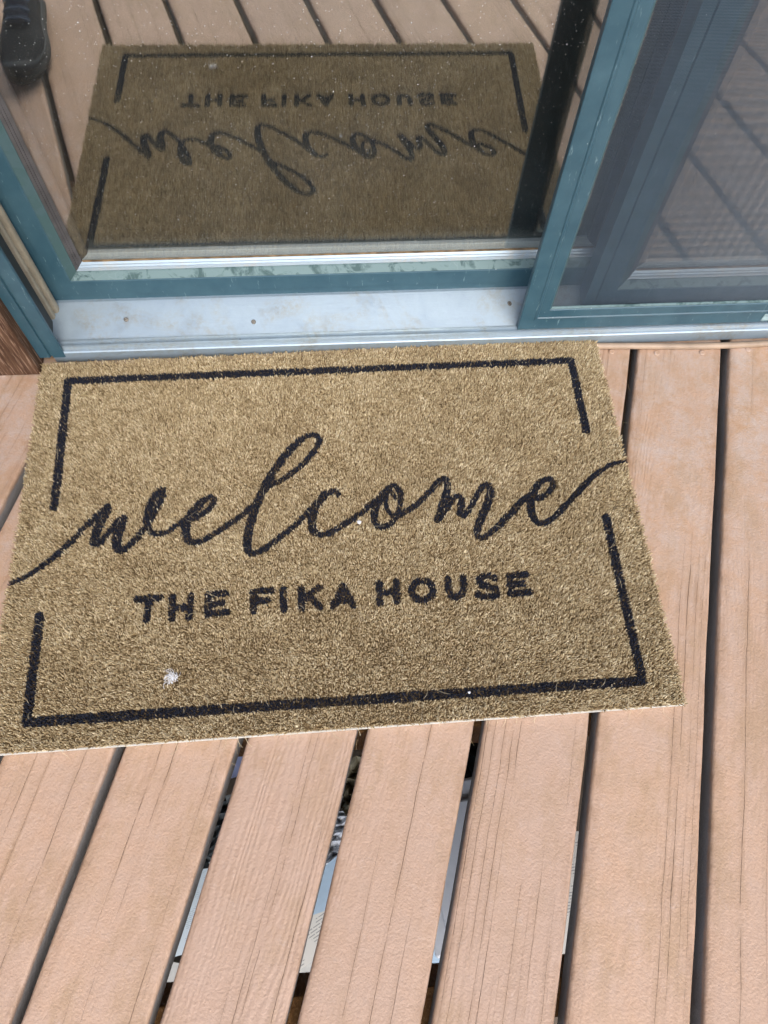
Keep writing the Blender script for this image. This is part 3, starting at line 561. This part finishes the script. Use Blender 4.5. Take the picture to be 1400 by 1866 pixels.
# long loose fibres curling out of the pile
LV, LF = [], []
for i in range(620):
    x, y = rnd.uniform(-MW / 2, MW / 2), rnd.uniform(-MH / 2, MH / 2)
    if i % 4 == 0: y = -MH / 2 + rnd.uniform(-0.002, 0.02)
    a = rnd.uniform(0, 6.28); ca = rnd.uniform(-1.4, 1.4); L = rnd.uniform(0.008, 0.022); w = rnd.uniform(0.00011, 0.0002); s = 7; b0 = len(LV); px, py = x, y
    for j in range(s + 1):
        t = j / s; z = 0.0140 + 0.0032 * math.sin(t * math.pi) * rnd.uniform(0.7, 1)
        out = max(abs(py) - MH / 2, abs(px) - MW / 2, 0); z = max(z - 2.2 * out, 0.001)
        nx_, ny_ = -math.sin(a), math.cos(a)
        LV += [(px - nx_ * w, py - ny_ * w, z), (px + nx_ * w, py + ny_ * w, z)]
        px += math.cos(a) * L / s; py += math.sin(a) * L / s; a += ca / s
    LF += [(b0 + 2 * j, b0 + 2 * j + 1, b0 + 2 * j + 3, b0 + 2 * j + 2) for j in range(s)]
lf = link('loose_fibre', mesh('loose_fibre', LV, LF), plain('pale_coir_strand', (0.62, 0.52, 0.33), 0.5, var=0.25), mat); lf['kind'] = 'stuff'
# strands shed from the mat on to the boards
SV, SF = [], []
for i in range(70):
    side = i % 3
    x, y = (rnd.uniform(-0.46, 0.42), 0.138 - abs(rnd.gauss(0, 0.03)) - 0.006) if side < 2 else (0.440 + abs(rnd.gauss(0, 0.02)), rnd.uniform(0.16, 0.70))
    a = rnd.uniform(0, 6.28); ca = rnd.uniform(-1.8, 1.8); L = rnd.uniform(0.006, 0.020); s = 6; b0 = len(SV)
    for j in range(s + 1):
        SV += [(x + math.sin(a) * 0.00012, y - math.cos(a) * 0.00012, 0.0022), (x - math.sin(a) * 0.00012, y + math.cos(a) * 0.00012, 0.0022)]
        x += math.cos(a) * L / s; y += math.sin(a) * L / s; a += ca / s
    SF += [(b0 + 2 * j, b0 + 2 * j + 1, b0 + 2 * j + 3, b0 + 2 * j + 2) for j in range(s)]
tag(link('shed_fibre', mesh('shed_fibre', SV, SF), plain('shed_coir_strand', (0.52, 0.38, 0.20), 0.6, var=0.3)), 'fine coir strands shed on the boards round the doormat', kind='stuff')
def on_mat(x, y, z=0.0168):
    return mat.matrix_basis @ Vector((x, y, z))
# white tuft of lint: a bundle of curled threads
lv, lfc = [], []
for i in range(46):
    a = rnd.uniform(1.2, 2.6) if i % 9 else rnd.uniform(0, 1.2); ca = rnd.uniform(1.2, 3.2); L = rnd.uniform(0.006, 0.015); px, py = rnd.gauss(0.002, 0.0022), rnd.gauss(0.004, 0.0026); w = 0.00022; s = 7; b0 = len(lv)
    z0 = rnd.uniform(0, 0.003)
    for j in range(s + 1):
        nx_, ny_ = -math.sin(a), math.cos(a); z = z0 + 0.002 * math.sin(j / s * 3.14)
        lv += [(px - nx_ * w, py - ny_ * w, z), (px + nx_ * w, py + ny_ * w, z)]; px += math.cos(a) * L / s; py += math.sin(a) * L / s; a += ca / s
    lfc += [(b0 + 2 * j, b0 + 2 * j + 1, b0 + 2 * j + 3, b0 + 2 * j + 2) for j in range(s)]
o = tag(link('lint', mesh('lint', lv, lfc), M['white']), 'white tuft of lint on the doormat above its lower border', 'lint'); o.location = on_mat(-0.2224, -0.2313)
def crumb(name, x, y, r, label, z=0.0158):
    bm = bmesh.new(); bmesh.ops.create_icosphere(bm, subdivisions=2, radius=r)
    for v in bm.verts: v.co = v.co * rnd.uniform(0.7, 1.15); v.co.z *= 0.55
    me = bpy.data.meshes.new(name); bm.to_mesh(me); bm.free()
    o = tag(link(name, me, M['white']), label, 'crumb'); o.location = on_mat(x, y, z); return o
crumb('crumb', 0.0394, -0.0121, 0.0034, 'white crumb on the mat just below the letter o of welcome')
crumb('crumb', 0.1708, -0.2705, 0.0017, 'tiny white crumb on the lower black border of the mat')

# ------------------------------------------------------------------ things stored under the deck, seen through the gaps
def sheet(name, x, y, z, w, d, rz, m, label, cat, th=0.004, crumple=0.0, tilt=0.0):
    n = 13 if crumple else 3; v = []; r = random.Random(hash(label) % 1000 if False else len(label) * 7 + int(abs(x) * 100))
    f = []
    for lay in (0, 1):
        r2 = random.Random(len(label))
        for j in range(n):
            for i in range(n):
                v.append(((i / (n - 1) - 0.5) * w, (j / (n - 1) - 0.5) * d, lay * th + crumple * r2.uniform(0, 1)))
    N2 = n * n
    for j in range(n - 1):
        for i in range(n - 1):
            a = j * n + i; f.append((a, a + n, a + n + 1, a + 1)); f.append((N2 + a, N2 + a + 1, N2 + a + n + 1, N2 + a + n))
    rim = [i for i in range(n)] + [j * n + n - 1 for j in range(1, n)] + [(n - 1) * n + i for i in range(n - 2, -1, -1)] + [j * n for j in range(n - 2, 0, -1)]
    for a, b in zip(rim, rim[1:] + rim[:1]): f.append((a, b, N2 + b, N2 + a))
    me = mesh(name, v, f); fixn(me); o = tag(link(name, me, m), label, cat); o.location = (x, y, z); o.rotation_euler = (tilt, 0, rz); return o
def printed(name, paper, ink, sx, sy):
    k = NT(name, 0.7); b = k.n('ShaderNodeTexBrick'); k.set(b.inputs['Vector'], k.map((sx, sy, 1)))
    b.inputs['Color1'].default_value = (*ink, 1); b.inputs['Color2'].default_value = (*ink, 1); b.inputs['Mortar'].default_value = (*paper, 1)
    b.inputs['Scale'].default_value = 1.0; b.inputs['Mortar Size'].default_value = 0.035; b.inputs['Mortar Smooth'].default_value = 0.0
    b.inputs['Brick Width'].default_value = 0.5; b.inputs['Row Height'].default_value = 0.10
    m_ = k.ramp(k.noise(None, 30, 2), 0.5, 0.54)
    k.col(k.mix(m_, paper, b.outputs[0])); return k.m
S_ = -0.97
UM = dict(blue=plain('pale_blue_board', (0.50, 0.66, 0.80), 0.4, var=0.05), tub=plain('white_plastic_tub', (0.70, 0.73, 0.77), 0.4, var=0.04), tarp=plain('dark_tarp', (0.055, 0.065, 0.068), 0.45, var=0.5, scale=25),
          paper=printed('newsprint', (0.70, 0.68, 0.62), (0.32, 0.31, 0.30), 24, 16), doc=printed('pale_document', (0.64, 0.74, 0.79), (0.42, 0.50, 0.55), 30, 26), card=plain('grey_card', (0.55, 0.55, 0.52), 0.7, var=0.08), green=plain('lime_plastic', (0.42, 0.52, 0.06), 0.4), tan=plain('khaki_canvas', (0.30, 0.27, 0.19), 0.8, var=0.2, scale=15), purple=plain('lilac_board', (0.40, 0.46, 0.72), 0.4, var=0.05))
sheet('board_offcut', -0.105, -0.035, S_ + 0.10, 0.10, 0.16, 0.25, UM['blue'], 'pale blue board lying under the deck, third gap from the left below the mat', 'board', 0.012)
sheet('newspaper', -0.145, -0.150, S_ + 0.05, 0.16, 0.13, 0.5, UM['paper'], 'printed paper under the deck beside the pale blue board', 'paper', 0.006)
sheet('cardboard_sheet', -0.185, -0.270, S_ + 0.04, 0.22, 0.16, 0.1, UM['card'], 'grey card sheet under the deck, lowest in the third gap', 'card', 0.006)
sheet('canvas_cloth', -0.050, 0.120, S_ + 0.07, 0.16, 0.14, 0.4, UM['tan'], 'crumpled khaki canvas under the deck just below the mat edge', 'cloth', 0.004, 0.05)
sheet('dark_tarp', 0.290, 0.290, S_ + 0.05, 0.30, 0.30, 0.2, UM['tarp'], 'crumpled dark tarp under the deck below the fourth gap', 'tarp', 0.004, 0.06)
sheet('plastic_offcut', 0.182, -0.165, S_ + 0.13, 0.06, 0.045, 0.4, UM['green'], 'small lime green plastic piece under the deck', 'plastic', 0.010)
sheet('panel_offcut', 0.150, -0.255, S_ + 0.14, 0.12, 0.15, 0.1, UM['blue'], 'pale blue panel under the deck, lowest in the fourth gap', 'board', 0.012)
sheet('document', -0.425, -0.100, S_ + 0.06, 0.18, 0.17, 0.2, UM['doc'], 'pale printed document under the deck, second gap from the left', 'document', 0.004)
sheet('lilac_board', -0.335, 0.240, S_ + 0.06, 0.16, 0.12, 0.3, UM['purple'], 'lilac board under the deck by the mat edge, second gap', 'board', 0.012)
sheet('cardboard_sheet', -0.47, -0.29, S_ + 0.03, 0.26, 0.18, -0.2, UM['card'], 'grey card sheet under the deck, lowest in the second gap', 'card', 0.006)
sheet('paper_poster', 0.485, -0.160, S_ + 0.08, 0.20, 0.34, 0.1, UM['paper'], 'cream printed paper under the deck below the fifth gap', 'paper', 0.004)
sheet('plastic_bag', -0.085, 0.030, S_ + 0.13, 0.12, 0.08, 0.6, UM['tub'], 'crumpled white plastic bag under the deck between canvas and blue board', 'bag', 0.003, 0.035)
sheet('dark_cloth', -0.375, 0.060, S_ + 0.05, 0.20, 0.15, 0.1, UM['tarp'], 'crumpled dark cloth under the deck below the second gap', 'cloth', 0.004, 0.05)

def tub(x, y, z, w, d, h, rz):
    t = tag(empty('storage_tub', (x, y, z), rz), 'white plastic storage tub under the deck, seen through a board gap', 'tub')
    th = 0.004
    v = [(-w / 2, -d / 2, 0), (w / 2, -d / 2, 0), (w / 2, d / 2, 0), (-w / 2, d / 2, 0)]
    e = 1.10; rings = [(0.92, 0.0), (1.0, h), (1.06, h), (1.06, h - 0.02), (1.03, h - 0.02)]
    vs_, fs = [], []
    for s, z_ in rings: vs_ += [(a * s, b * s, z_) for a, b, _ in v]
    for q in range(len(rings) - 1):
        for i in range(4): fs.append((q * 4 + i, q * 4 + (i + 1) % 4, q * 4 + 4 + (i + 1) % 4, q * 4 + 4 + i))
    fs.append((0, 1, 2, 3)); me = mesh('tub_body', vs_, fs); fixn(me); link('tub_body', me, UM['tub'], t)
    ld = link('lid', box_me(-w * 0.54, w * 0.54, -d * 0.54, d * 0.54, h + 0.001, h + 0.018, 0.006), UM['tub'], t)
    link('lid_rib', box_me(-w * 0.40, w * 0.40, -d * 0.40, d * 0.40, h + 0.019, h + 0.026, 0.004), UM['tub'], t)
tub(0.2250, -0.03, GZ + 0.02, 0.22, 0.30, 0.24, 0.15)

# ------------------------------------------------------------------ the person beside the mat (seen only as a shoe mirrored in the glass)
def shoe(loc, rz, label, parent, mirror=1):
    """low running shoe; local +y is the toe"""
    t = parent
    sole_o = []
    def half(t_):  # half width along the length 0..1 heel to toe
        return 0.030 + 0.016 * math.sin(math.pi * min(1, max(0, (t_ - 0.25) / 0.75)) ** 0.9) if t_ < 0.97 else 0.022
    Ln = 0.295; st = 22; base = Matrix.Translation(loc) @ Matrix.Rotation(rz, 4, 'Z')
    def ring(t_):
        e = math.sqrt(max(0.0, 1 - (max(0, (t_ - 0.82)) / 0.18) ** 2)) if t_ > 0.82 else (math.sqrt(max(0, 1 - ((0.12 - t_) / 0.12) ** 2)) if t_ < 0.12 else 1)
        w = (0.033 + 0.014 * math.exp(-((t_ - 0.68) / 0.22) ** 2)) * max(e, 0.05)
        return w, 0.010 * mirror * math.sin(t_ * 2.2)
    def loft(name, z0f, z1f, wf, m, nseg=14):
        v, f = [], []
        for j in range(st + 1):
            t_ = 0.004 + 0.992 * j / st; w, off = ring(t_); w *= wf; z0, z1 = z0f(t_), z1f(t_)
            for i in range(nseg):
                a = 2 * math.pi * i / nseg; cx, sz = math.cos(a), math.sin(a)
                x = math.copysign(abs(cx) ** 0.6, cx) * w; z = (z0 + z1) / 2 + math.copysign(abs(sz) ** 0.7, sz) * (z1 - z0) / 2
                if name == 'upper' and sz > 0: x *= 1 - 0.42 * sz ** 1.5
                v.append((x + off, t_ * Ln, z))
        for j in range(st):
            for i in range(nseg): f.append((j * nseg + i, j * nseg + (i + 1) % nseg, (j + 1) * nseg + (i + 1) % nseg, (j + 1) * nseg + i))
        f += [tuple(range(nseg)), tuple(range((st + 1) * nseg - 1, st * nseg - 1, -1))]
        me = mesh(name, v, f); fixn(me); o = link(name, me, m, t, True); o.matrix_local = base; return o
    up = lambda q: 0.058 + 0.036 * max(0, 1 - abs(q - 0.16) / 0.42) ** 0.8 - 0.020 * max(0, (q - 0.72) / 0.28)
    s1 = loft('shoe', lambda q: 0.016, up, 0.94, PM['shoe'])
    o = loft('sole', lambda q: 0.0015 + 0.010 * max(0, (q - 0.85) / 0.15) ** 2, lambda q: 0.030 + 0.004 * (1 - q), 1.06, PM['sole']); o.parent = s1; o.matrix_local = Matrix.Identity(4)
    o = loft('toe_guard', lambda q: 0.022, lambda q: 0.034 + 0.016 * max(0, (q - 0.7) / 0.3), 1.0, PM['teal']); o.parent = s1; o.matrix_local = Matrix.Identity(4)
    tg = link('tongue', box_me(-0.022, 0.022, 0.085, 0.150, 0.082, 0.100, 0.008), PM['navy'], s1); tg.rotation_euler = (-0.30, 0, 0); tg.location = (0.008 * mirror, 0.01, 0.018)
    for q in range(4):
        y = 0.110 + q * 0.022; z = 0.098 - q * 0.0070
        link('lace', tube_me([(-0.026 + 0.01 * mirror, y, z - 0.010), (-0.012 + 0.01 * mirror, y + 0.004, z), (0.012 + 0.01 * mirror, y + 0.004, z), (0.026 + 0.01 * mirror, y, z - 0.010)], 0.0026, 6), PM['lace'], s1, True)
    cl_ = []
    for i in range(17):
        a = 2 * math.pi * i / 16; cl_.append((0.034 * math.cos(a) + 0.006 * mirror, 0.055 + 0.048 * math.sin(a), 0.098 + 0.012 * math.sin(a) * -0.6))
    link('collar', tube_me(cl_, 0.0075, 6, False), PM['pink'], s1, True)
    return s1
PM = dict(shoe=plain('black_shoe_knit', (0.008, 0.009, 0.011), 0.85, var=0.4, scale=200), sole=plain('grey_sole_foam', (0.055, 0.052, 0.045), 0.8), teal=plain('teal_overlay', (0.025, 0.032, 0.036), 0.6), navy=plain('navy_tongue', (0.015, 0.025, 0.06), 0.7), lace=plain('blue_lace', (0.10, 0.16, 0.26), 0.7), pink=plain('rose_collar', (0.45, 0.10, 0.16), 0.8), cloth=plain('dark_plum_cloth', (0.035, 0.015, 0.028), 0.9, var=0.3, scale=60), skin=plain('skin', (0.45, 0.27, 0.19), 0.55, var=0.05))
per = tag(empty('person', (-0.76, 0.02, 0)), 'person beside the mat, seen as a dark running shoe mirrored in the glass', 'person')
shoe((0.100, -0.050, 0.001), -0.06, 'x', per, 1)
shoe((-0.115, -0.060, 0.001), 0.10, 'x', per, -1)
# body: one continuous skinned surface from ankles to head
J = {}; ED = []
def jt(n, p, r, par=None):
    J[n] = (len(J), p, r)
    if par: ED.append((J[par][0], J[n][0]))
jt('pelvis', (0, -0.02, 0.92), 0.135)
jt('waist', (0, -0.01, 1.06), 0.115, 'pelvis'); jt('chest', (0, 0.0, 1.24), 0.130, 'waist'); jt('collar', (0, -0.01, 1.38), 0.085, 'chest')
jt('neck', (0, 0.0, 1.44), 0.050, 'collar'); jt('jaw', (0, 0.03, 1.51), 0.062, 'neck'); jt('skull', (0, 0.025, 1.59), 0.085, 'jaw'); jt('crown', (0, 0.015, 1.66), 0.05, 'skull')
for s, fx, fy in ((1, 0.098, -0.005), (-1, -0.118, -0.010)):
    q = 'r' if s > 0 else 'l'
    jt(q + 'hip', (s * 0.085, -0.02, 0.85), 0.095, 'pelvis'); jt(q + 'knee', (fx * 0.97, 0.005, 0.48), 0.058, q + 'hip'); jt(q + 'calf', (fx, -0.02, 0.33), 0.056, q + 'knee'); jt(q + 'ankle', (fx, fy, 0.10), 0.040, q + 'calf')
    jt(q + 'shoulder', (s * 0.165, -0.02, 1.36), 0.058, 'collar'); jt(q + 'elbow', (s * 0.225, -0.05, 1.09), 0.042, q + 'shoulder'); jt(q + 'wrist', (s * 0.235, 0.03, 0.86), 0.027, q + 'elbow'); jt(q + 'palm', (s * 0.235, 0.045, 0.79), 0.030, q + 'wrist')
    for f_, (dx, dy, ln) in enumerate(((0.0, -0.028, 0.070), (0.002, -0.010, 0.085), (0.002, 0.009, 0.090), (0.0, 0.027, 0.080))):
        a_ = (s * 0.235 + dx, 0.045 + dy, 0.765); jt(q + 'k%d' % f_, a_, 0.010, q + 'palm'); jt(q + 'm%d' % f_, (a_[0] - s * 0.006, a_[1] + 0.004, a_[2] - ln * 0.55), 0.009, q + 'k%d' % f_); jt(q + 't%d' % f_, (a_[0] - s * 0.022, a_[1] + 0.006, a_[2] - ln), 0.0075, q + 'm%d' % f_)
    jt(q + 'thumb', (s * 0.228, 0.085, 0.80), 0.011, q + 'palm'); jt(q + 'thumbt', (s * 0.218, 0.105, 0.755), 0.009, q + 'thumb')
me = bpy.data.meshes.new('body'); me.from_pydata([p for _, p, _ in J.values()], ED, []); me.update()
bo = link('body', me, PM['cloth'], per)
sk = bo.modifiers.new('skin', 'SKIN'); sk.use_smooth_shade = True
for i, (_, p, r) in enumerate(J.values()): me.skin_vertices[0].data[i].radius = (r, r * (0.8 if p[2] > 0.9 and r > 0.08 else 1.0)); me.skin_vertices[0].data[i].use_root = (i == 0)
su = bo.modifiers.new('sub', 'SUBSURF'); su.levels = su.render_levels = 2
def shell(name, c, r, sc, m, zmin=-9):
    bm = bmesh.new(); bmesh.ops.create_uvsphere(bm, u_segments=20, v_segments=14, radius=r)
    for v in bm.verts: v.co = (v.co.x * sc[0], v.co.y * sc[1], max(v.co.z * sc[2], zmin))
    me_ = bpy.data.meshes.new(name); bm.to_mesh(me_); bm.free(); o = link(name, me_, m, per, True); o.location = c; return o
shell('face', (0, 0.045, 1.565), 0.078, (0.92, 1.0, 1.32), PM['skin'])
shell('hair', (0, 0.012, 1.60), 0.098, (0.95, 1.0, 1.08), plain('dark_hair', (0.03, 0.018, 0.012), 0.6, var=0.4, scale=90))
shell('nose', (0, 0.126, 1.56), 0.013, (0.8, 1.0, 1.5), PM['skin'])
for s in (-1, 1):
    shell('eye', (s * 0.030, 0.114, 1.578), 0.010, (1.2, 0.6, 0.7), PM['navy']); shell('ear', (s * 0.074, 0.035, 1.565), 0.022, (0.4, 0.7, 1.2), PM['skin'])
shell('mouth', (0, 0.117, 1.518), 0.016, (1.3, 0.5, 0.35), PM['pink'])
